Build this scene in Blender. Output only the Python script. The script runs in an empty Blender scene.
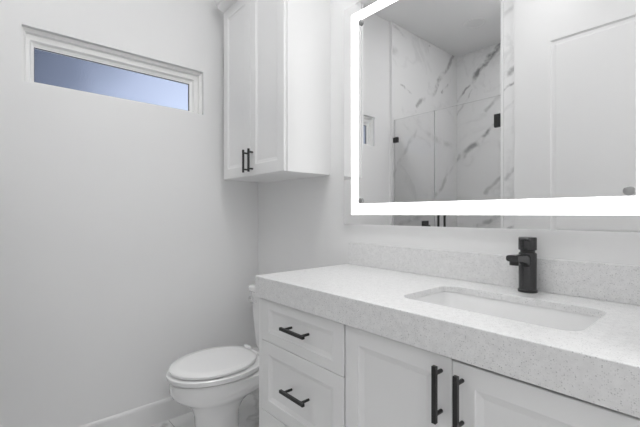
import bpy, bmesh, math
from mathutils import Vector, Matrix

C = bpy.context.scene.collection
SC = bpy.context.scene
PI = math.pi

# ------------------------------------------------------------------ camera
cd = bpy.data.cameras.new('camera')
cam = bpy.data.objects.new('camera', cd); C.objects.link(cam)
cam.location = (2.167, -1.337, 1.177)
cam.rotation_euler = (PI / 2, 0, math.radians(48.78))
cd.sensor_width = 36; cd.lens = 368.5 / 640 * 36; cd.shift_y = 0.6 / 640
cd.clip_start = 0.02
SC.camera = cam

# ------------------------------------------------------------------ world (dusk sky, a dark cloud bank breaking to a pale sky)
w = bpy.data.worlds.new('sky'); SC.world = w; w.use_nodes = True
nt = w.node_tree; nt.nodes.clear()
tc = nt.nodes.new('ShaderNodeTexCoord')
dotn = nt.nodes.new('ShaderNodeVectorMath'); dotn.operation = 'DOT_PRODUCT'
dotn.inputs[1].default_value = (0.0, 1.0, -0.40)
nt.links.new(tc.outputs['Generated'], dotn.inputs[0])
nz = nt.nodes.new('ShaderNodeTexNoise'); nz.inputs['Scale'].default_value = 5; nz.inputs['Detail'].default_value = 5
nt.links.new(tc.outputs['Generated'], nz.inputs['Vector'])
ma = nt.nodes.new('ShaderNodeMath'); ma.operation = 'MULTIPLY_ADD'; ma.inputs[1].default_value = 0.22
nt.links.new(nz.outputs['Fac'], ma.inputs[0]); nt.links.new(dotn.outputs['Value'], ma.inputs[2])
rp = nt.nodes.new('ShaderNodeValToRGB')
e = rp.color_ramp.elements
e[0].position = 0.0; e[0].color = (0.105, 0.125, 0.175, 1)
e[1].position = 0.36; e[1].color = (0.69, 0.78, 0.98, 1)
k = e.new(0.12); k.color = (0.20, 0.235, 0.32, 1)
k = e.new(0.22); k.color = (0.50, 0.57, 0.74, 1)
nt.links.new(ma.outputs[0], rp.inputs[0])
bg = nt.nodes.new('ShaderNodeBackground'); bg.inputs['Strength'].default_value = 1.0
nt.links.new(rp.outputs[0], bg.inputs[0])
wo = nt.nodes.new('ShaderNodeOutputWorld'); nt.links.new(bg.outputs[0], wo.inputs[0])

# ------------------------------------------------------------------ lights and exposure
DOWNLIGHT = 14.0        # emission of each lit downlight lens
DOWNLIGHT_FILL = 122.0  # emission of the added mid-ceiling fill lens
LED_BACK = 1.1
SHOWER_FILL = 68.0  # emission of the extra shower lens added as fill
LED = 3.2               # emission of the mirror's frosted light band
HALL_FILL = 13.8             # watts of the unseen fill light added in the hallway
SC.view_settings.view_transform = 'Standard'
SC.view_settings.look = 'None'
SC.view_settings.gamma = 1.0
SC.view_settings.use_curve_mapping = False
SC.view_settings.exposure = 0.08
SC.cycles.use_denoising = True
SC.cycles.max_bounces = 14
SC.cycles.diffuse_bounces = 10
SC.cycles.glossy_bounces = 8
SC.cycles.transmission_bounces = 8
SC.cycles.transparent_max_bounces = 12
SC.cycles.caustics_reflective = True

def area_light(name, loc, rot, sx, sy, watts):
    l = bpy.data.lights.new(name, 'AREA'); l.shape = 'RECTANGLE'; l.size = sx; l.size_y = sy; l.energy = watts
    o = bpy.data.objects.new(name, l); C.objects.link(o); o.location = loc; o.rotation_euler = rot
    return o
area_light('hallway_fill_light', (2.95, -0.75, 2.96), (0, 0, 0), 0.7, 1.4, HALL_FILL)  # added area light without a fixture, fills the room through the doorway

# ------------------------------------------------------------------ materials
def mat(name, col, rough=0.5, metal=0.0, spec=0.5, coat=0.0):
    m = bpy.data.materials.new(name); m.use_nodes = True
    b = m.node_tree.nodes['Principled BSDF']
    b.inputs['Base Color'].default_value = (*col, 1)
    b.inputs['Roughness'].default_value = rough
    b.inputs['Metallic'].default_value = metal
    b.inputs['Specular IOR Level'].default_value = spec
    b.inputs['Coat Weight'].default_value = coat
    return m

def noise_bump(m, scale, strength, dist=0.001, colvar=0.0):
    t = m.node_tree; b = t.nodes['Principled BSDF']
    tc = t.nodes.new('ShaderNodeTexCoord')
    n = t.nodes.new('ShaderNodeTexNoise'); n.inputs['Scale'].default_value = scale; n.inputs['Detail'].default_value = 4
    t.links.new(tc.outputs['Object'], n.inputs['Vector'])
    bp = t.nodes.new('ShaderNodeBump'); bp.inputs['Strength'].default_value = strength; bp.inputs['Distance'].default_value = dist
    t.links.new(n.outputs['Fac'], bp.inputs['Height']); t.links.new(bp.outputs['Normal'], b.inputs['Normal'])
    if colvar:
        n2 = t.nodes.new('ShaderNodeTexNoise'); n2.inputs['Scale'].default_value = 2.5
        t.links.new(tc.outputs['Object'], n2.inputs['Vector'])
        c = list(b.inputs['Base Color'].default_value)
        r = t.nodes.new('ShaderNodeValToRGB')
        r.color_ramp.elements[0].position = 0.3; r.color_ramp.elements[1].position = 0.7
        r.color_ramp.elements[0].color = [v * (1 - colvar) for v in c[:3]] + [1]
        r.color_ramp.elements[1].color = c
        t.links.new(n2.outputs['Fac'], r.inputs[0]); t.links.new(r.outputs[0], b.inputs['Base Color'])
    return m

M = {}
M['wall'] = noise_bump(mat('wall_paint', (0.84, 0.84, 0.84), 0.6, spec=0.3), 160, 0.12, colvar=0.012)
M['ceil'] = noise_bump(mat('ceiling_paint', (0.86, 0.86, 0.86), 0.8, spec=0.2), 160, 0.12)
M['trim'] = noise_bump(mat('trim_paint', (0.83, 0.83, 0.83), 0.35), 60, 0.03)
M['door'] = noise_bump(mat('door_paint', (0.74, 0.74, 0.74), 0.4), 60, 0.03)
M['cab'] = noise_bump(mat('cabinet_lacquer', (0.83, 0.83, 0.83), 0.33), 70, 0.03)
M['porc'] = noise_bump(mat('porcelain', (0.88, 0.88, 0.88), 0.12, coat=0.4), 5, 0.01)
M['basin'] = noise_bump(mat('basin_porcelain', (0.86, 0.86, 0.86), 0.2, coat=0.3), 5, 0.01)
M['seat'] = noise_bump(mat('seat_plastic', (0.89, 0.89, 0.89), 0.22), 5, 0.01)
M['vinyl'] = noise_bump(mat('window_vinyl', (0.86, 0.86, 0.85), 0.4), 30, 0.02)
M['gasket'] = noise_bump(mat('rubber_gasket', (0.05, 0.05, 0.06), 0.6), 80, 0.05)
M['black'] = noise_bump(mat('black_metal', (0.018, 0.018, 0.018), 0.36, metal=0.0), 300, 0.05)
M['gun'] = noise_bump(mat('gunmetal', (0.075, 0.075, 0.077), 0.27, metal=0.85), 300, 0.05)
M['chrome'] = noise_bump(mat('chrome', (0.80, 0.80, 0.80), 0.12, metal=1.0), 100, 0.02)
M['satin'] = noise_bump(mat('satin_steel', (0.42, 0.42, 0.42), 0.35, metal=0.8), 100, 0.02)
M['dark'] = noise_bump(mat('dark_void', (0.06, 0.06, 0.06), 0.8), 50, 0.02)
M['mirror'] = noise_bump(mat('silvered_glass', (0.87, 0.87, 0.87), 0.0, metal=1.0), 2, 0.0)
M['mirror_edge'] = noise_bump(mat('mirror_edge', (0.34, 0.34, 0.34), 0.3), 60, 0.02)

def emission(name, s, col=(1, 1, 1)):
    m = bpy.data.materials.new(name); m.use_nodes = True; t = m.node_tree; t.nodes.clear()
    em = t.nodes.new('ShaderNodeEmission'); em.inputs[0].default_value = (*col, 1); em.inputs[1].default_value = s
    o = t.nodes.new('ShaderNodeOutputMaterial'); t.links.new(em.outputs[0], o.inputs[0])
    return m
M['led'] = emission('frosted_light_band', LED)
M['led_back'] = emission('mirror_back_light', LED_BACK)
M['lens'] = emission('downlight_lens', DOWNLIGHT)
M['lens_b'] = emission('fill_downlight_lens', DOWNLIGHT_FILL)
M['lens_s'] = emission('shower_fill_lens', SHOWER_FILL)
M['lens_off'] = noise_bump(mat('unlit_lens', (0.80, 0.80, 0.80), 0.5), 40, 0.02)

def clear_glass():
    m = bpy.data.materials.new('clear_glass'); m.use_nodes = True; t = m.node_tree; t.nodes.clear()
    fr = t.nodes.new('ShaderNodeFresnel'); fr.inputs[0].default_value = 1.3
    tr = t.nodes.new('ShaderNodeBsdfTransparent'); tr.inputs[0].default_value = (0.985, 0.985, 0.985, 1)
    gl = t.nodes.new('ShaderNodeBsdfGlossy'); gl.inputs['Roughness'].default_value = 0.0
    mx = t.nodes.new('ShaderNodeMixShader'); o = t.nodes.new('ShaderNodeOutputMaterial')
    t.links.new(fr.outputs[0], mx.inputs[0]); t.links.new(tr.outputs[0], mx.inputs[1])
    t.links.new(gl.outputs[0], mx.inputs[2]); t.links.new(mx.outputs[0], o.inputs[0])
    return m
M['glass'] = clear_glass()

def frosted_glass():
    m = bpy.data.materials.new('frosted_glass'); m.use_nodes = True; t = m.node_tree
    b = t.nodes['Principled BSDF']
    b.inputs['Base Color'].default_value = (0.93, 0.95, 1, 1)
    b.inputs['Transmission Weight'].default_value = 1.0; b.inputs['Specular IOR Level'].default_value = 0.15
    b.inputs['Roughness'].default_value = 0.13; b.inputs['IOR'].default_value = 1.12
    tc = t.nodes.new('ShaderNodeTexCoord')
    n = t.nodes.new('ShaderNodeTexNoise'); n.inputs['Scale'].default_value = 190; n.inputs['Detail'].default_value = 2
    t.links.new(tc.outputs['Object'], n.inputs['Vector'])
    bp = t.nodes.new('ShaderNodeBump'); bp.inputs['Strength'].default_value = 0.5; bp.inputs['Distance'].default_value = 0.002
    t.links.new(n.outputs['Fac'], bp.inputs['Height']); t.links.new(bp.outputs['Normal'], b.inputs['Normal'])
    return m
M['frost'] = frosted_glass()

def quartz():
    m = mat('speckled_quartz', (0.8, 0.8, 0.8), 0.28); t = m.node_tree; b = t.nodes['Principled BSDF']
    tc = t.nodes.new('ShaderNodeTexCoord')
    def vor(scale, thr, soft):
        v = t.nodes.new('ShaderNodeTexVoronoi'); v.inputs['Scale'].default_value = scale
        t.links.new(tc.outputs['Object'], v.inputs['Vector'])
        r = t.nodes.new('ShaderNodeMapRange'); r.inputs[1].default_value = thr; r.inputs[2].default_value = thr + soft
        t.links.new(v.outputs['Distance'], r.inputs[0])
        s = t.nodes.new('ShaderNodeSeparateColor'); t.links.new(v.outputs['Color'], s.inputs[0])
        return r.outputs[0], s.outputs[0]
    base = t.nodes.new('ShaderNodeTexNoise'); base.inputs['Scale'].default_value = 55; base.inputs['Detail'].default_value = 4
    t.links.new(tc.outputs['Object'], base.inputs['Vector'])
    rb = t.nodes.new('ShaderNodeValToRGB')
    rb.color_ramp.elements[0].position = 0.33; rb.color_ramp.elements[0].color = (0.745, 0.745, 0.745, 1)
    rb.color_ramp.elements[1].position = 0.66; rb.color_ramp.elements[1].color = (0.815, 0.815, 0.815, 1)
    t.links.new(base.outputs['Fac'], rb.inputs[0]); cur = rb.outputs[0]
    for scale, thr, pick, col in ((330, 0.30, 0.70, (0.52, 0.52, 0.52)), (230, 0.24, 0.84, (0.34, 0.34, 0.34)), (280, 0.30, 0.75, (0.86, 0.86, 0.86))):
        d, rnd = vor(scale, thr, 0.12)
        g = t.nodes.new('ShaderNodeMath'); g.operation = 'GREATER_THAN'; g.inputs[1].default_value = pick
        t.links.new(rnd, g.inputs[0])
        inv = t.nodes.new('ShaderNodeMath'); inv.operation = 'SUBTRACT'; inv.inputs[0].default_value = 1; t.links.new(d, inv.inputs[1])
        mu = t.nodes.new('ShaderNodeMath'); mu.operation = 'MULTIPLY'; t.links.new(g.outputs[0], mu.inputs[0]); t.links.new(inv.outputs[0], mu.inputs[1])
        m7 = t.nodes.new('ShaderNodeMath'); m7.operation = 'MULTIPLY'; m7.inputs[1].default_value = 0.62; t.links.new(mu.outputs[0], m7.inputs[0])
        mx = t.nodes.new('ShaderNodeMix'); mx.data_type = 'RGBA'
        t.links.new(m7.outputs[0], mx.inputs['Factor']); t.links.new(cur, mx.inputs['A']); mx.inputs['B'].default_value = (*col, 1)
        cur = mx.outputs['Result']
    t.links.new(cur, b.inputs['Base Color'])
    return m
M['quartz'] = quartz()

def marble(name, segs, base=(0.86, 0.86, 0.86), rough=0.025, gen=0.35, joints=None):
    """polished marble: named veins (A, B, width, strength) bent by noise, over faint cloudy veining"""
    m = mat(name, base, rough); t = m.node_tree; b = t.nodes['Principled BSDF']
    def N(k, **kw):
        n = t.nodes.new(k)
        for a, v in kw.items(): setattr(n, a, v)
        return n
    tc = N('ShaderNodeTexCoord')
    wn = N('ShaderNodeTexNoise'); wn.inputs['Scale'].default_value = 3.2; wn.inputs['Detail'].default_value = 6; wn.inputs['Roughness'].default_value = 0.6
    t.links.new(tc.outputs['Object'], wn.inputs['Vector'])
    s5 = N('ShaderNodeVectorMath', operation='SUBTRACT'); s5.inputs[1].default_value = (0.5, 0.5, 0.5); t.links.new(wn.outputs['Color'], s5.inputs[0])
    sc = N('ShaderNodeVectorMath', operation='SCALE'); sc.inputs['Scale'].default_value = 0.15; t.links.new(s5.outputs[0], sc.inputs[0])
    ad = N('ShaderNodeVectorMath', operation='ADD'); t.links.new(tc.outputs['Object'], ad.inputs[0]); t.links.new(sc.outputs[0], ad.inputs[1])
    P = ad.outputs[0]
    br = N('ShaderNodeTexNoise'); br.inputs['Scale'].default_value = 9; br.inputs['Detail'].default_value = 5; t.links.new(tc.outputs['Object'], br.inputs['Vector'])
    brk = N('ShaderNodeMapRange'); brk.inputs[1].default_value = 0.36; brk.inputs[2].default_value = 0.54; t.links.new(br.outputs['Fac'], brk.inputs[0])
    cur = None
    for A, B, wd, st in segs:
        A = Vector(A); D = Vector(B) - A
        ap = N('ShaderNodeVectorMath', operation='SUBTRACT'); ap.inputs[1].default_value = A; t.links.new(P, ap.inputs[0])
        dt = N('ShaderNodeVectorMath', operation='DOT_PRODUCT'); dt.inputs[1].default_value = D / D.length_squared; t.links.new(ap.outputs[0], dt.inputs[0])
        cl = N('ShaderNodeClamp'); t.links.new(dt.outputs['Value'], cl.inputs[0])
        pr = N('ShaderNodeVectorMath', operation='SCALE'); pr.inputs[0].default_value = D; t.links.new(cl.outputs[0], pr.inputs['Scale'])
        ds = N('ShaderNodeVectorMath', operation='DISTANCE'); t.links.new(ap.outputs[0], ds.inputs[0]); t.links.new(pr.outputs[0], ds.inputs[1])
        mr = N('ShaderNodeMapRange', interpolation_type='SMOOTHSTEP'); mr.inputs[1].default_value = wd; mr.inputs[2].default_value = wd * 0.15
        mr.inputs[3].default_value = 0; mr.inputs[4].default_value = st; t.links.new(ds.outputs['Value'], mr.inputs[0])
        if cur is None: cur = mr.outputs[0]
        else:
            mx = N('ShaderNodeMath', operation='MAXIMUM'); t.links.new(cur, mx.inputs[0]); t.links.new(mr.outputs[0], mx.inputs[1]); cur = mx.outputs[0]
    # faint general veining
    gn = N('ShaderNodeTexNoise'); gn.inputs['Scale'].default_value = 1.7; gn.inputs['Detail'].default_value = 7; gn.inputs['Distortion'].default_value = 0.6
    t.links.new(tc.outputs['Object'], gn.inputs['Vector'])
    sb = N('ShaderNodeMath', operation='SUBTRACT'); sb.inputs[1].default_value = 0.5; t.links.new(gn.outputs['Fac'], sb.inputs[0])
    ab = N('ShaderNodeMath', operation='ABSOLUTE'); t.links.new(sb.outputs[0], ab.inputs[0])
    gm = N('ShaderNodeMapRange'); gm.inputs[1].default_value = 0.025; gm.inputs[2].default_value = 0.0; gm.inputs[3].default_value = 0; gm.inputs[4].default_value = gen
    t.links.new(ab.outputs[0], gm.inputs[0])
    if cur is not None:
        mb = N('ShaderNodeMath', operation='MULTIPLY'); t.links.new(cur, mb.inputs[0]); t.links.new(brk.outputs[0], mb.inputs[1])
        mg = N('ShaderNodeMath', operation='MULTIPLY'); t.links.new(gm.outputs[0], mg.inputs[0]); t.links.new(brk.outputs[0], mg.inputs[1])
        mx = N('ShaderNodeMath', operation='MAXIMUM'); t.links.new(mb.outputs[0], mx.inputs[0]); t.links.new(mg.outputs[0], mx.inputs[1]); fac = mx.outputs[0]
    else:
        mg = N('ShaderNodeMath', operation='MULTIPLY'); t.links.new(gm.outputs[0], mg.inputs[0]); t.links.new(brk.outputs[0], mg.inputs[1]); fac = mg.outputs[0]
    cm = N('ShaderNodeMix', data_type='RGBA'); cm.inputs['A'].default_value = (*base, 1); cm.inputs['B'].default_value = (0.13, 0.13, 0.135, 1)
    t.links.new(fac, cm.inputs['Factor']); col = cm.outputs['Result']
    if joints:
        bk = N('ShaderNodeTexBrick'); bk.offset = 0.5
        bk.inputs['Scale'].default_value = 1; bk.inputs['Brick Width'].default_value = joints[0]; bk.inputs['Row Height'].default_value = joints[1]
        bk.inputs['Mortar Size'].default_value = 0.0018; bk.inputs['Mortar Smooth'].default_value = 0.1
        t.links.new(tc.outputs['Object'], bk.inputs['Vector'])
        jm = N('ShaderNodeMix', data_type='RGBA'); jm.inputs['B'].default_value = (0.36, 0.36, 0.36, 1)
        t.links.new(bk.outputs['Fac'], jm.inputs['Factor']); t.links.new(col, jm.inputs['A']); col = jm.outputs['Result']
    t.links.new(col, b.inputs['Base Color'])
    return m

# ------------------------------------------------------------------ mesh helpers
def obj(name, bm, m, parent=None, smooth=None, bevel=0, seg=2):
    me = bpy.data.meshes.new(name)
    bmesh.ops.recalc_face_normals(bm, faces=bm.faces)
    bm.to_mesh(me); bm.free()
    for mm in (m if isinstance(m, (list, tuple)) else [m]): me.materials.append(mm)
    o = bpy.data.objects.new(name, me); C.objects.link(o)
    if parent: o.parent = parent
    if smooth is not None:
        for p in me.polygons: p.use_smooth = True
        if smooth < 180:
            bpy.context.view_layer.objects.active = o
            me.set_sharp_from_angle(angle=math.radians(smooth))
    if bevel:
        md = o.modifiers.new('bevel', 'BEVEL'); md.width = bevel; md.segments = seg; md.limit_method = 'ANGLE'; md.angle_limit = math.radians(40)
        md.harden_normals = False
    return o

def box(bm, a, b):
    x0, y0, z0 = a; x1, y1, z1 = b
    v = [bm.verts.new(p) for p in ((x0, y0, z0), (x1, y0, z0), (x1, y1, z0), (x0, y1, z0), (x0, y0, z1), (x1, y0, z1), (x1, y1, z1), (x0, y1, z1))]
    for f in ((0, 3, 2, 1), (4, 5, 6, 7), (0, 1, 5, 4), (1, 2, 6, 5), (2, 3, 7, 6), (3, 0, 4, 7)): bm.faces.new([v[i] for i in f])

def boxbm(a, b):
    bm = bmesh.new(); box(bm, a, b); return bm

def loft(bm, rings, cap0=True, cap1=True):
    R = [[bm.verts.new(p) for p in r] for r in rings]; n = len(R[0])
    for a, b in zip(R[:-1], R[1:]):
        for i in range(n): bm.faces.new((a[i], a[(i + 1) % n], b[(i + 1) % n], b[i]))
    if cap0: bm.faces.new(R[0][::-1])
    if cap1: bm.faces.new(R[-1])
    return R

def circle(c, ax, r, n=32):
    c = Vector(c); ax = Vector(ax).normalized()
    u = ax.orthogonal().normalized(); v = ax.cross(u)
    return [c + r * (math.cos(2 * PI * i / n) * u + math.sin(2 * PI * i / n) * v) for i in range(n)]

def lathe(bm, c, ax, prof, n=32):
    """prof: (distance along the axis, radius)"""
    c = Vector(c); ax = Vector(ax).normalized()
    loft(bm, [circle(c + ax * d, ax, r, n) for d, r in prof])

def rrect(x0, x1, y0, y1, r, z, n=6):
    pts = []
    for cx, cy, a0 in ((x1 - r, y1 - r, 0), (x0 + r, y1 - r, 90), (x0 + r, y0 + r, 180), (x1 - r, y0 + r, 270)):
        for i in range(n + 1):
            a = math.radians(a0 + 90 * i / n); pts.append(Vector((cx + r * math.cos(a), cy + r * math.sin(a), z)))
    return pts

def rect_ring(x0, x1, z0, z1, y): return [Vector((x0, y, z0)), Vector((x1, y, z0)), Vector((x1, y, z1)), Vector((x0, y, z1))]

def panel_front(x0, x1, z0, z1, yb, yf, stile, bev=0.014, rec=0.009, rail=None):
    """framed door or drawer front facing -Y when yf < yb: flat frame, sloped inner moulding, recessed panel"""
    s = 1 if yf < yb else -1; rail = rail or stile; c = 0.0015
    bm = bmesh.new()
    loft(bm, [rect_ring(x0, x1, z0, z1, yb), rect_ring(x0, x1, z0, z1, yf + s * c),
              rect_ring(x0 + c, x1 - c, z0 + c, z1 - c, yf),
              rect_ring(x0 + stile, x1 - stile, z0 + rail, z1 - rail, yf),
              rect_ring(x0 + stile + 0.002, x1 - stile - 0.002, z0 + rail + 0.002, z1 - rail - 0.002, yf + s * 0.003),
              rect_ring(x0 + stile + bev, x1 - stile - bev, z0 + rail + bev, z1 - rail - bev, yf + s * rec)])
    return bm

def thing(name, label, cat, loc, group=None):
    o = bpy.data.objects.new(name, None); C.objects.link(o); o.location = loc
    o.empty_display_size = 0.1
    o['label'] = label; o['category'] = cat
    if group: o['group'] = group
    return o
def shift(o, root):
    """keep a part where it was modelled in room coordinates once parented under its thing"""
    o.matrix_parent_inverse = Matrix.Translation(-Vector(root.location)); return o
def part(name, bm, m, root, parent=None, **kw):
    o = obj(name, bm, m, parent or root, **kw)
    if parent is None: shift(o, root)
    return o
def struct(name, bm, m, parent=None, **kw):
    o = obj(name, bm, m, parent, **kw)
    if not parent: o['kind'] = 'structure'
    return o

# ------------------------------------------------------------------ room shell
CEIL = 2.975; XR = 2.10; YF = -1.474; YS = -2.68; XW = 1.018
ml = marble('marble_veined_left', [
    ((0, -1.86, 2.27), (0, -2.20, 2.50), 0.035, 0.55), ((0, -2.18, 2.46), (0, -2.60, 2.98), 0.045, 0.60), ((0, -2.36, 2.50), (0, -2.66, 2.78), 0.022, 0.55),
    ((0, -1.50, 1.52), (0, -1.86, 2.00), 0.040, 0.32), ((0, -1.95, 2.05), (0, -2.55, 1.95), 0.055, 0.30), ((0, -1.70, 2.06), (0, -1.84, 2.20), 0.03, 0.3),
    ((0, -2.10, 1.24), (0, -2.66, 1.76), 0.042, 0.42), ((0, -1.50, 2.94), (0, -1.74, 2.88), 0.030, 0.75), ((0, -2.12, 2.95), (0, -2.24, 2.93), 0.018, 0.6),
    ((0, -1.60, 2.40), (0, -1.78, 2.37), 0.016, 0.7), ((0, -1.50, 2.70), (0, -1.56, 2.69), 0.06, 0.30), ((0, -1.55, 2.52), (0, -1.72, 2.62), 0.012, 0.35),
    ((0, -1.60, 1.05), (0, -2.30, 1.25), 0.05, 0.3)], gen=0.12)
mf = marble('marble_veined_back', [
    ((0.22, -2.68, 2.68), (0.60, -2.68, 3.04), 0.055, 0.80), ((0.02, -2.68, 2.48), (0.26, -2.68, 2.72), 0.022, 0.65), ((0.00, -2.68, 2.30), (0.22, -2.68, 2.58), 0.018, 0.3),
    ((0.06, -2.68, 1.82), (0.30, -2.68, 2.00), 0.050, 0.70), ((0.22, -2.68, 1.94), (0.66, -2.68, 2.32), 0.036, 0.75), ((0.00, -2.68, 1.78), (0.10, -2.68, 1.82), 0.045, 0.55),
    ((0.34, -2.68, 2.30), (0.66, -2.68, 2.56), 0.030, 0.40), ((0.34, -2.68, 1.38), (0.66, -2.68, 1.70), 0.035, 0.40),
    ((0.20, -2.68, 1.02), (0.62, -2.68, 1.22), 0.035, 0.50)], gen=0.12)
mw = marble('marble_veined_wing', [
    ((1.00, -1.474, 2.16), (1.14, -1.474, 2.24), 0.04, 0.55), ((1.00, -1.474, 2.06), (1.14, -1.474, 2.12), 0.015, 0.7),
    ((1.00, -1.474, 2.60), (1.14, -1.474, 2.66), 0.03, 0.3), ((1.00, -1.474, 1.36), (1.14, -1.474, 1.56), 0.03, 0.45),
    ((1.00, -1.474, 1.05), (1.14, -1.474, 1.13), 0.02, 0.5)], gen=0.15)
mfl = marble('marble_floor_tile', [((0.20, -0.30, 0), (0.62, -0.62, 0), 0.06, 0.45), ((0.05, -0.62, 0), (0.40, -0.95, 0), 0.05, 0.5),
                                   ((0.35, -0.2, 0), (0.75, -0.42, 0), 0.05, 0.4)], base=(0.76, 0.76, 0.76), rough=0.2, gen=0.3, joints=(1.2, 0.6))
mfl2 = M['wall']

struct('floor', boxbm((-0.2, -2.9, -0.1), (3.8, 0.2, 0)), mfl)
struct('ceiling', boxbm((-0.2, -2.9, CEIL), (3.8, 0.2, CEIL + 0.1)), M['ceil'])
struct('wall_back', boxbm((-0.15, 0, 0), (3.8, 0.12, CEIL)), M['wall'])

# window wall with its opening, one connected shell
WY0, WY1, WZ0, WZ1 = -1.253, -0.387, 1.785, 2.047
bm = bmesh.new()
def ring_x(x, y0, y1, z0, z1): return [bm.verts.new(p) for p in ((x, y0, z0), (x, y1, z0), (x, y1, z1), (x, y0, z1))]
fo, fi = ring_x(0, YF + 0.001, 0, 0, CEIL), ring_x(0, WY0, WY1, WZ0, WZ1)
bo, bi = ring_x(-0.15, YF + 0.001, 0, 0, CEIL), ring_x(-0.15, WY0, WY1, WZ0, WZ1)
for i in range(4):
    j = (i + 1) % 4
    bm.faces.new((fo[i], fo[j], fi[j], fi[i])); bm.faces.new((bo[i], bi[i], bi[j], bo[j]))
    bm.faces.new((fi[i], fi[j], bi[j], bi[i])); bm.faces.new((fo[i], bo[i], bo[j], fo[j]))
struct('wall_left', bm, M['wall'])

# shower walls in marble
struct('wall_shower_left', boxbm((-0.15, YS - 0.1, 0), (0.018, YF, CEIL)), ml)
struct('wall_shower_back', boxbm((0.018, YS - 0.1, 0), (XW, YS, CEIL)), mf)
struct('wall_shower_right', boxbm((XW, YS - 0.1, 0), (1.13, YF, CEIL)), mw)
struct('wall_front', boxbm((1.13, YF - 0.1, 0), (3.8, YF, CEIL)), M['wall'])
struct('trim_1', boxbm((0.0, YF - 0.002, 0), (0.027, YF + 0.007, CEIL)), M['trim'])
struct('trim_2', boxbm((XW - 0.006, YF - 0.004, 0), (XW + 0.014, YF + 0.006, CEIL)), M['trim'])
struct('trim_3', boxbm((0.0275, YF - 0.06, 0), (XW, YF + 0.04, 0.10)), mw)

# right wall with the doorway the picture is taken from
bm = bmesh.new()
DY0, DY1, DZ = -1.40, -0.50, 2.76
out = [(YF, 0), (DY0, 0), (DY0, DZ), (DY1, DZ), (DY1, 0), (0, 0), (0, CEIL), (YF, CEIL)]
A = [bm.verts.new((XR, y, z)) for y, z in out]; B = [bm.verts.new((XR + 0.12, y, z)) for y, z in out]
for q in ((0, 1, 2, 7), (2, 3, 6, 7), (3, 4, 5, 6)):
    bm.faces.new([A[i] for i in q]); bm.faces.new([B[i] for i in q[::-1]])
for i in range(8): bm.faces.new((A[i], A[(i + 1) % 8], B[(i + 1) % 8], B[i]))
struct('wall_right', bm, M['wall'])
struct('wall_hallway', boxbm((3.7, YF, 0), (3.8, 0, CEIL)), M['wall'])

# baseboards (thin painted top edge catches the light)
def baseboard(name, a, b):
    """profile extruded along Y on the window wall"""
    bm = bmesh.new(); prof = [(0, 0), (0.014, 0), (0.014, 0.108), (0.011, 0.117), (0.006, 0.122), (0, 0.122)]
    loft(bm, [[Vector((x, y, z)) for x, z in prof] for y in (a, b)])
    return struct(name, bm, M['trim'])
baseboard('baseboard_left', YF + 0.025, -0.001)
struct('baseboard_back', boxbm((0.0145, -0.014, 0), (0.885, 0, 0.122)), M['trim'], bevel=0.004)

# window: stepped white vinyl frame, gasket, frosted pane
bm = bmesh.new()
def ry(x, i):
    l, r, t, b = 1.2 * i, 1.65 * i, 1.85 * i, 0.57 * i
    return [Vector((x, WY0 + l, WZ0 + b)), Vector((x, WY1 - r, WZ0 + b)), Vector((x, WY1 - r, WZ1 - t)), Vector((x, WY0 + l, WZ1 - t))]
loft(bm, [ry(-0.078, 0.0004), ry(-0.024, 0.0004), ry(-0.024, 0.010), ry(-0.038, 0.013), ry(-0.038, 0.026), ry(-0.050, 0.031), ry(-0.056, 0.040), ry(-0.078, 0.040)], False, False)
win = struct('window_1', bm, M['vinyl'])
bm = bmesh.new()
loft(bm, [ry(-0.0615, 0.0396), ry(-0.0575, 0.0396), ry(-0.0575, 0.0414), ry(-0.0615, 0.0414)], False, False)
obj('gasket', bm, M['gasket'], win)
bm = bmesh.new(); loft(bm, [ry(-0.070, 0.0400), ry(-0.064, 0.0400)])
obj('window_glass', bm, M['frost'], win)

# door leaf standing open along the front wall
door = struct('door_1', panel_front(1.131, 2.085, 0.01, 2.74, -1.438, -1.415, 0.21, 0.03, 0.010, 0.13), M['trim'])
bm = bmesh.new()
def dring(x0, x1, z0, z1, y): return rect_ring(x0, x1, z0, z1, y)
me_old = door.data
bm = bmesh.new()                                                     # stiles and rails as one face with two recessed panels
X0, X1 = 1.131, 2.085
zs = [0.01, 0.22, 0.92, 1.05, 2.30, 2.74]; xs = [X0, 1.352, X1 - 0.21, X1]
yb, yf = -1.440, -1.400
V = {}
for a, x in enumerate(xs):
    for c, z in enumerate(zs): V[a, c] = bm.verts.new((x, yf, z))
for a in range(3):
    for c in range(5):
        q = [V[a, c], V[a + 1, c], V[a + 1, c + 1], V[a, c + 1]]
        if a == 1 and c in (1, 3):
            prev = q
            for ins, dep in ((0.010, 0.010), (0.026, 0.010), (0.036, 0.006)):
                x0, x1, z0, z1 = xs[1] + ins, xs[2] - ins, zs[c] + ins, zs[c + 1] - ins
                nx = [bm.verts.new(p) for p in rect_ring(x0, x1, z0, z1, yf - dep)]
                for i in range(4): bm.faces.new((prev[i], prev[(i + 1) % 4], nx[(i + 1) % 4], nx[i]))
                prev = nx
            bm.faces.new(prev)
        else: bm.faces.new(q)
bk = {}
for a in (0, 3):
    for c in (0, 5): bk[a, c] = bm.verts.new((xs[a], yb, zs[c]))
bm.faces.new((bk[0, 0], bk[3, 0], bk[3, 5], bk[0, 5]))
bm.faces.new([bk[0, 0], bk[0, 5]] + [V[0, c] for c in range(5, -1, -1)])
bm.faces.new([bk[3, 0], bk[3, 5]] + [V[3, c] for c in range(5, -1, -1)])
bm.faces.new([bk[0, 0], bk[3, 0]] + [V[a, 0] for a in range(3, -1, -1)])
bm.faces.new([bk[0, 5], bk[3, 5]] + [V[a, 5] for a in range(3, -1, -1)])
bmesh.ops.recalc_face_normals(bm, faces=bm.faces); me = bpy.data.meshes.new('door_1'); bm.to_mesh(me); bm.free(); me.materials.append(M['door']); door.data = me
bpy.data.meshes.remove(me_old)

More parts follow.
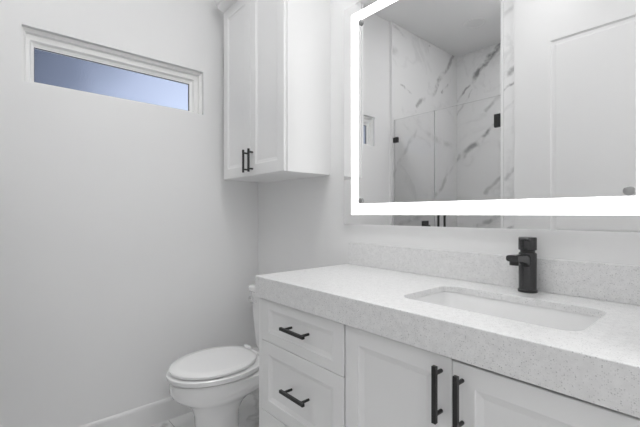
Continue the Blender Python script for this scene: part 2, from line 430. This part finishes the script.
# ------------------------------------------------------------------ handles
def bar_handle(name, root, parent, c, axis, length, yface, th=0.0055, posts=0.36, square=True):
    """black T-bar pull: a square bar on two round posts that run back to the face at yface"""
    c = Vector(c); ax = Vector(axis); bm = bmesh.new()
    h = length / 2
    d = Vector((th, th, th)) + Vector((abs(ax.x), abs(ax.y), abs(ax.z))) * (h - th)
    if square: box(bm, c - d, c + d)
    else: lathe(bm, c - ax * h, ax, ((0, th * 0.8), (0.001, th), (2 * h - 0.001, th), (2 * h, th * 0.8)), 16)
    for s in (-1, 1):
        p = c + ax * s * h * 2 * posts
        lathe(bm, (p.x, yface, p.z), (0, -1, 0), ((0, 0.0048), (abs(c.y - yface) - th * 0.5, 0.0048)), 12)
    o = obj(name, bm, M['black'], parent, bevel=0.0012)
    return o

# ------------------------------------------------------------------ vanity cabinet
VX0, VX1, VY, SB = 0.872, 2.092, -0.535, 0.8425          # ends, front of the doors, underside of the slab
v = thing('vanity_cabinet', 'white vanity base cabinet with a stack of drawers and twin doors under the quartz countertop', 'cabinet', (1.48, -0.26, 0))
bm = bmesh.new()
def bx4(x0, x1, y0, y1, z): return [Vector((x0, y0, z)), Vector((x1, y0, z)), Vector((x1, y1, z)), Vector((x0, y1, z))]
loft(bm, [bx4(VX0, VX1, VY + 0.021, -0.001, 0.10), bx4(VX0, VX1, VY + 0.021, -0.001, SB - 0.001), bx4(VX0 + 0.018, VX1 - 0.018, VY + 0.039, -0.013, SB - 0.001), bx4(VX0 + 0.018, VX1 - 0.018, VY + 0.039, -0.013, 0.118)])
part('carcass', bm, M['cab'], v)
part('toe_kick', boxbm((VX0 + 0.005, VY + 0.075, 0.0), (VX1, VY + 0.09, 0.101)), M['cab'], v)
part('face_stile', boxbm((VX0, VY + 0.002, 0.0), (0.8935, VY + 0.0205, SB - 0.002)), M['cab'], v)
DX0, DX1 = 0.8965, 1.3625
for z0, z1, hz in ((0.675, 0.8385, 0.762), (0.396, 0.6728, 0.536), (0.105, 0.3938, 0.25)):
    d = part('drawer', panel_front(DX0, DX1, z0, z1, VY + 0.0205, VY, 0.048, 0.016, 0.008, 0.036 if z1 - z0 < 0.2 else 0.048), M['cab'], v)
    bar_handle('pull_handle', v, d, (1.135, -0.566, hz), (1, 0, 0), 0.136, VY + 0.008)['label'] = 'black bar pull'
for x0, x1, zt_, hx, hz in ((1.3685, 1.7200, 0.8385, 1.694, 0.754), (1.7217, 2.088, 0.8345, 1.7475, 0.748)):
    d = part('door', panel_front(x0, x1, 0.105, zt_, VY + 0.0205, VY, 0.054, 0.018, 0.008, 0.05), M['cab'], v)
    bar_handle('pull_handle', v, d, (hx, -0.566, hz), (0, 0, 1), 0.134, VY)['label'] = 'black bar pull'

# ------------------------------------------------------------------ countertop with sink cut-out and mitred apron
CX0, CX1, CYF, CT = 0.862, 2.096, -0.547, 0.927
SX0, SX1, SY0, SY1, SR = 1.481, 1.944, -0.420, -0.146, 0.045
ct = thing('countertop', 'pale speckled quartz countertop with thick mitred front edge and low backsplash, on the white vanity', 'countertop', (1.48, -0.27, SB))
bm = bmesh.new(); th = 0.021
hole = rrect(SX0, SX1, SY0, SY1, SR, CT, 6); nh = len(hole)
outer = []
cxm, cym = (SX0 + SX1) / 2, (SY0 + SY1) / 2
for p in hole:                                                         # outer edge points radially matched to the cut-out
    pass
def slab_face(z, rev):
    ho = [bm.verts.new((p.x, p.y, z)) for p in hole]
    co = [bm.verts.new(p) for p in ((CX1, 0 - 0.001, z), (CX0, -0.001, z), (CX0, CYF, z), (CX1, CYF, z))]
    n = nh // 4
    for k in range(4):
        seg = ho[k * n:(k + 1) * n]
        for a, b in zip(seg[:-1], seg[1:]): bm.faces.new((co[k], b, a))
        bm.faces.new((co[k], co[(k + 1) % 4], ho[((k + 1) * n) % nh], seg[-1]))
    return ho, co
ht, cot = slab_face(CT, False); hb, cob = slab_face(CT - th, True)
for i in range(nh): bm.faces.new((ht[i], ht[(i + 1) % nh], hb[(i + 1) % nh], hb[i]))
# outer skirt down to the mitred apron: left, front and right ends
def q(*p): bm.faces.new(p)
ap = [bm.verts.new((x, y, SB)) for x, y in ((CX1, -0.001), (CX0, -0.001), (CX0, CYF), (CX1, CYF))]
ia = [bm.verts.new((x, y, SB)) for x, y in ((CX0 + 0.008, -0.001), (CX0 + 0.008, CYF + 0.008), (CX1, CYF + 0.008))]
q(cot[1], cot[2], ap[2], ap[1]); q(cot[2], cot[3], ap[3], ap[2])
q(ap[1], ap[2], ia[1], ia[0]); q(ap[2], ap[3], ia[2], ia[1])
q(cot[0], cot[1], cob[1], cob[0]); q(cot[3], cot[0], cob[0], cob[3])
part('slab', bm, M['quartz'], ct, bevel=0.0022)
part('backsplash', boxbm((0.874, -0.019, CT + 0.0003), (CX1, -0.0005, 1.034)), M['quartz'], ct, bevel=0.0015)

# ------------------------------------------------------------------ undermount sink
sk = thing('sink_basin', 'white rectangular undermount basin set into the speckled quartz counter below the faucet', 'sink', (cxm, cym, 0.77))
bm = bmesh.new()
def srr(g, z, r=SR): return rrect(SX0 - g, SX1 + g, SY0 - g, SY1 + g, max(r + g, 0.01), z, 6)
zt = CT - th - 0.0005
loft(bm, [srr(0.018, zt), srr(0.004, zt), srr(0.002, zt - 0.006), srr(-0.004, zt - 0.05), srr(-0.012, zt - 0.105), srr(-0.03, zt - 0.125), srr(-0.06, zt - 0.132),
          srr(-0.10, zt - 0.136)], False, True)
bm2 = bm
part('bowl', bm2, M['basin'], sk, smooth=60)
bm = bmesh.new(); lathe(bm, (cxm, cym, zt - 0.1358), (0, 0, 1), ((0, 0.030), (0.002, 0.030), (0.003, 0.026), (0.0015, 0.02)), 32)
part('drain', bm, M['chrome'], sk, smooth=40)

# ------------------------------------------------------------------ faucet
FX, FY = 1.714, -0.0495
fa = thing('faucet', 'dark gunmetal single-handle faucet standing on the counter behind the sink', 'faucet', (FX, FY, CT))
bm = bmesh.new(); lathe(bm, (FX, FY, CT), (0, 0, 1), ((0.0002, 0.0280), (0.007, 0.0285), (0.009, 0.0270)), 40)
part('base_flange', bm, M['black'], fa, smooth=40)
bm = bmesh.new(); lathe(bm, (FX, FY, CT), (0, 0, 1), ((0.008, 0.0255), (0.122, 0.0262), (0.126, 0.0245)), 40)
part('body', bm, M['gun'], fa, smooth=40)
bm = bmesh.new(); lathe(bm, (FX, FY, CT), (0, 0, 1), ((0.125, 0.0215), (0.135, 0.0215)), 40)
part('neck_ring', bm, M['black'], fa, smooth=40)
bm = bmesh.new()
lathe(bm, (FX, FY, CT), (0, 0, 1), ((0.1345, 0.0245), (0.136, 0.0262), (0.173, 0.0262), (0.1755, 0.0245)), 40)
# shallow finger scoop in the front of the handle, lever lip above it
for vv in bm.verts:
    zz = vv.co.z - CT
    if vv.co.y < FY - 0.012 and 0.125 < zz < 0.165: vv.co.y += 0.003
hd = part('handle', bm, M['gun'], fa, smooth=40)
bm = bmesh.new()
loft(bm, [[Vector((FX + sx * wd, FY + y, CT + z)) for sx, z in ((-1, z0), (1, z0), (1, z1), (-1, z1))] for y, wd, z0, z1 in ((-0.015, 0.019, 0.164, 0.174), (-0.033, 0.015, 0.167, 0.1745), (-0.036, 0.011, 0.169, 0.174))])
part('lever', bm, M['gun'], fa, bevel=0.002)
# spout: flat-topped tube reaching out over the basin and drooping slightly
bm = bmesh.new()
rings = []
for y, zc, hw, hh in ((-0.010, 0.098, 0.0170, 0.024), (-0.028, 0.1035, 0.0168, 0.0195), (-0.050, 0.109, 0.0168, 0.0150), (-0.080, 0.1125, 0.0170, 0.0125), (-0.108, 0.1150, 0.0172, 0.0112), (-0.124, 0.1165, 0.0172, 0.0098)):
    n = 24; ring = []
    for i in range(n):
        a = 2 * PI * i / n; ca, sa = math.cos(a), math.sin(a)
        ring.append(Vector((FX + hw * math.copysign(abs(ca) ** 0.6, ca), FY + y, CT + zc + hh * math.copysign(abs(sa) ** 0.6, sa))))
    rings.append(ring)
loft(bm, rings)
part('spout', bm, M['gun'], fa, smooth=40)
bm = bmesh.new(); lathe(bm, (FX, FY - 0.106, CT + 0.1065), (0, -0.12, -1), ((0, 0.0135), (0.012, 0.0130), (0.013, 0.010)), 24)
part('aerator', bm, M['black'], fa, smooth=40)

# ------------------------------------------------------------------ lit mirror
MX0, MX1, MZ0, MZ1 = 0.847, 2.078, 1.127, 2.206
LX0, LX1, LZ0, LZ1 = 0.899, 2.028, 1.174, 2.158
IX0, IX1, IZ0, IZ1 = 0.947, 1.979, 1.227, 2.112
mi = thing('mirror', 'large wall mirror over the vanity with glowing white frosted band inside its edge', 'mirror', (1.46, -0.001, 1.127))
part('back_box', boxbm((MX0 + 0.02, -0.013, MZ0 + 0.006), (MX1 - 0.02, -0.0005, MZ1 - 0.02)), M['mirror_edge'], mi)
part('mirror_glass', boxbm((MX0, -0.020, MZ0), (MX1, -0.0135, MZ1)), M['mirror'], mi)
bm = bmesh.new()
loft(bm, [rect_ring(LX0, LX1, LZ0, LZ1, -0.0199), rect_ring(LX0, LX1, LZ0, LZ1, -0.0206), rect_ring(IX0, IX1, IZ0, IZ1, -0.0206), rect_ring(IX0, IX1, IZ0, IZ1, -0.0199)], False, False)
part('light_band', bm, M['led'], mi)['label'] = 'glowing frosted light band'
bm = bmesh.new()
loft(bm, [rect_ring(MX0 + 0.03, MX1 - 0.03, MZ0 + 0.0035, MZ0 + 0.0055, y) for y in (-0.0125, -0.004)])
part('back_light', bm, M['led_back'], mi)
for x in (0.963, 1.964):
    for z in (1.241, 2.098):
        bm = bmesh.new(); lathe(bm, (x, -0.0202, z), (0, -1, 0), ((0, 0.0135), (0.006, 0.0135), (0.0075, 0.0115)), 24)
        part('standoff_cap', bm, M['satin'], mi, smooth=40)

# ------------------------------------------------------------------ wall cabinet over the toilet
WX0, WX1, WYF, WB, WT = 0.0996, 0.7255, -0.283, 1.385, 2.405
wc = thing('wall_cabinet', 'tall white two-door wall cabinet hung above the toilet', 'cabinet', (0.40, -0.14, WB))
part('carcass', boxbm((WX0, WYF, WB), (WX1, -0.0005, 2.50)), M['cab'], wc, bevel=0.001)
XG = 0.4130
for x0, x1, hx in ((WX0 + 0.001, XG - 0.0012, 0.384), (XG + 0.0012, WX1 - 0.0006, 0.440)):
    d = part('door', panel_front(x0, x1, WB + 0.001, WT - 0.006, WYF - 0.005, -0.304, 0.054, 0.018, 0.006, 0.058), M['cab'], wc)
    bar_handle('pull_handle', wc, d, (hx, -0.3305, 1.465), (0, 0, 1), 0.124, -0.304, th=0.0065, square=False)['label'] = 'black bar pull'
# crown moulding along the front, mitred and returned on the right end
prof = [(0.0, WT - 0.006), (0.012, WT - 0.004), (0.038, WT + 0.008), (0.041, WT + 0.020), (0.049, WT + 0.026), (0.062, WT + 0.050), (0.070, WT + 0.075), (0.076, WT + 0.082), (0.076, WT + 0.098), (0.0, WT + 0.098)]
bm = bmesh.new()
path = [lambda p: Vector((WX0, WYF - 0.021 - p, 0)), lambda p: Vector((WX1 + p, WYF - 0.021 - p, 0)), lambda p: Vector((WX1 + p, -0.0006, 0))]
loft(bm, [[f(p) + Vector((0, 0, z)) for p, z in prof] for f in path])
part('crown_molding', bm, M['cab'], wc)

# ------------------------------------------------------------------ toilet
TX = 0.418
to = thing('toilet', 'white elongated two-piece toilet with closed lid between the window wall and vanity', 'toilet', (TX, 0, 0))
def egg(z, hw, yf, yb, bw, n=48, yc=None, ex=2.0):
    """elongated outline: half ellipse in front, fuller back that narrows to half width bw"""
    yc = yc if yc is not None else yf + (yb - yf) * 0.52
    pts = []
    for i in range(n):
        a = 2 * PI * i / n; ca, sa = math.cos(a), math.sin(a)       # sa<0 front
        if sa <= 0:
            x = hw * math.copysign(abs(ca) ** (2 / ex), ca); y = yc + (yc - yf) * -(abs(sa) ** (2 / ex))
        else:
            x = (bw + (hw - bw) * (1 - sa ** 1.6)) * math.copysign(abs(ca) ** 0.55, ca); y = yc + (yb - yc) * (abs(sa) ** 0.75)
        pts.append(Vector((TX + x, y, z)))
    return pts
bm = bmesh.new()
loft(bm, [egg(0.0, 0.106, -0.618, -0.390, 0.085), egg(0.012, 0.106, -0.618, -0.390, 0.085), egg(0.028, 0.099, -0.610, -0.396, 0.08), egg(0.10, 0.096, -0.606, -0.398, 0.078),
          egg(0.19, 0.098, -0.612, -0.394, 0.08), egg(0.235, 0.110, -0.630, -0.370, 0.09), egg(0.268, 0.132, -0.660, -0.330, 0.11), egg(0.292, 0.158, -0.700, -0.270, 0.13),
          egg(0.312, 0.171, -0.720, -0.16, 0.15), egg(0.335, 0.178, -0.729, -0.06, 0.16), egg(0.366, 0.180, -0.731, -0.045, 0.165), egg(0.379, 0.179, -0.730, -0.045, 0.165), egg(0.386, 0.164, -0.708, -0.050, 0.156)])
part('bowl', bm, M['porc'], to, smooth=50)
bm = bmesh.new()
loft(bm, [egg(0.3930, 0.178, -0.731, -0.262, 0.13), egg(0.3955, 0.187, -0.740, -0.258, 0.135), egg(0.415, 0.190, -0.743, -0.256, 0.135), egg(0.4185, 0.186, -0.739, -0.258, 0.132)])
part('seat', bm, M['seat'], to, smooth=40)
bm = bmesh.new()
loft(bm, [egg(0.4240, 0.160, -0.710, -0.310, 0.112), egg(0.4262, 0.176, -0.728, -0.303, 0.122), egg(0.437, 0.178, -0.730, -0.302, 0.124), egg(0.4430, 0.172, -0.723, -0.306, 0.120),
          egg(0.4458, 0.140, -0.680, -0.330, 0.095), egg(0.4466, 0.07, -0.59, -0.39, 0.05)])
part('seat_lid', bm, M['seat'], to, smooth=50)
for s_ in (-1, 1):
    cx = TX + s_ * 0.072
    bm = bmesh.new(); lathe(bm, (cx - 0.030, -0.280, 0.4305), (1, 0, 0), ((0, 0.009), (0.002, 0.0105), (0.058, 0.0105), (0.060, 0.009)), 20)
    part('hinge', bm, M['seat'], to, smooth=40)
bm = bmesh.new()
def tk(z, hw, yf): return rrect(TX - hw, TX + hw, yf, -0.022, 0.03, z, 5)
loft(bm, [tk(0.3855, 0.150, -0.180), tk(0.41, 0.158, -0.186), tk(0.50, 0.168, -0.194), tk(0.62, 0.179, -0.200), tk(0.7205, 0.188, -0.204)])
part('tank', bm, M['porc'], to, smooth=50)
bm = bmesh.new()
loft(bm, [tk(0.7210, 0.196, -0.212), tk(0.724, 0.200, -0.216), tk(0.745, 0.200, -0.216), tk(0.753, 0.196, -0.212), tk(0.757, 0.180, -0.196)])
part('tank_lid', bm, M['porc'], to, smooth=50)
bm = bmesh.new()
lathe(bm, (0.262, -0.203, 0.674), (0, -1, 0), ((0, 0.021), (0.012, 0.021), (0.016, 0.017)), 24)
loft(bm, [[Vector((x, -0.220 + dy, 0.674 + dz * s)) for dy, dz in ((-0.005, -0.008), (0.004, -0.008), (0.004, 0.008), (-0.005, 0.008))] for x, s in ((0.255, 1.0), (0.30, 0.9), (0.335, 0.7))])
part('flush_lever', bm, M['chrome'], to, smooth=40)['label'] = 'chrome flush lever'

# ------------------------------------------------------------------ shower glass (seen in the mirror)
sh = thing('shower_screen', 'frameless clear glass shower screen and hinged door with black hardware, reflected in the mirror', 'shower screen', (0.5, YF, 0.10))
GY0, GY1, GT = YF - 0.005, YF + 0.005, 2.048
part('glass_panel', boxbm((0.055, GY0, 0.1005), (0.4615, GY1, GT)), M['glass'], sh)
gd = part('glass_door', boxbm((0.4675, GY0, 0.11), (1.008, GY1, GT)), M['glass'], sh)
for z in (1.861, 0.35):
    part('glass_clip', boxbm((0.044, GY0 - 0.008, z - 0.024), (0.092, GY1 + 0.008, z + 0.024)), M['black'], sh, bevel=0.002)
for z in (1.865, 0.40):
    part('hinge', boxbm((0.966, GY0 - 0.009, z - 0.048), (1.0115, GY1 + 0.009, z + 0.048)), M['black'], sh, bevel=0.002)
bm = bmesh.new()
for s in (-1, 1):
    yb = YF + s * 0.048
    lathe(bm, (0.533, yb, 1.00), (0, 0, 1), ((0, 0.008), (0.001, 0.0095), (0.199, 0.0095), (0.2, 0.008)), 16)
for z in (1.02, 1.18): lathe(bm, (0.533, YF - 0.048, z), (0, 1, 0), ((0, 0.006), (0.096, 0.006)), 12)
pull = obj('pull_handle', bm, M['black'], gd, smooth=40); pull['label'] = 'black pull handle'
# valve on the left shower wall
va = thing('shower_valve', 'black square shower valve plate on the left marble shower wall, reflected low in the mirror', 'shower valve', (0.018, -2.03, 1.05))
part('plate', boxbm((0.0182, -2.085, 0.985), (0.028, -1.965, 1.108)), M['black'], va, bevel=0.003)
bm = bmesh.new(); lathe(bm, (0.028, -2.025, 1.045), (1, 0, 0), ((0, 0.024), (0.045, 0.022), (0.047, 0.019)), 24)
part('knob', bm, M['black'], va, smooth=40)

# ------------------------------------------------------------------ recessed ceiling lights
def downlight(x, y, lit, label, dp=0.0):
    t = thing('ceiling_light', label, 'ceiling light', (x, y, CEIL), 'recessed round ceiling lights')
    bm = bmesh.new(); R = [circle((x, y, z), (0, 0, 1), r, 40) for z, r in ((CEIL - 0.0005, 0.098), (CEIL - 0.006 - dp, 0.096), (CEIL - 0.007 - dp, 0.080), (CEIL - 0.004, 0.0775))]
    loft(bm, R, False, False); part('trim_ring', bm, M['trim'], t, smooth=40)
    bm = bmesh.new(); lathe(bm, (x, y, CEIL - 0.005), (0, 0, 1), ((0, 0.0765), (0.004, 0.0765)), 40)
    part('lens', bm, lit, t)
downlight(0.52, -2.085, M['lens_off'], 'unlit round recessed light in the shower ceiling, reflected at the top of the mirror')
downlight(0.83, -1.68, M['lens_s'], 'unseen round light added in the shower ceiling just inside the glass to brighten the marble')  # extra light added out of view to lift the shower walls
downlight(0.92, -0.50, M['lens'], 'lit round recessed light in the ceiling above the vanity drawers')
downlight(1.82, -0.50, M['lens'], 'unseen round light added in the ceiling above the sink to lift the light level')  # added out of view to raise the light over the counter
downlight(1.22, -0.74, M['lens_b'], 'unseen round fill light added in the middle of the bathroom ceiling', 0.006)  # added out of view as the main fill for the room
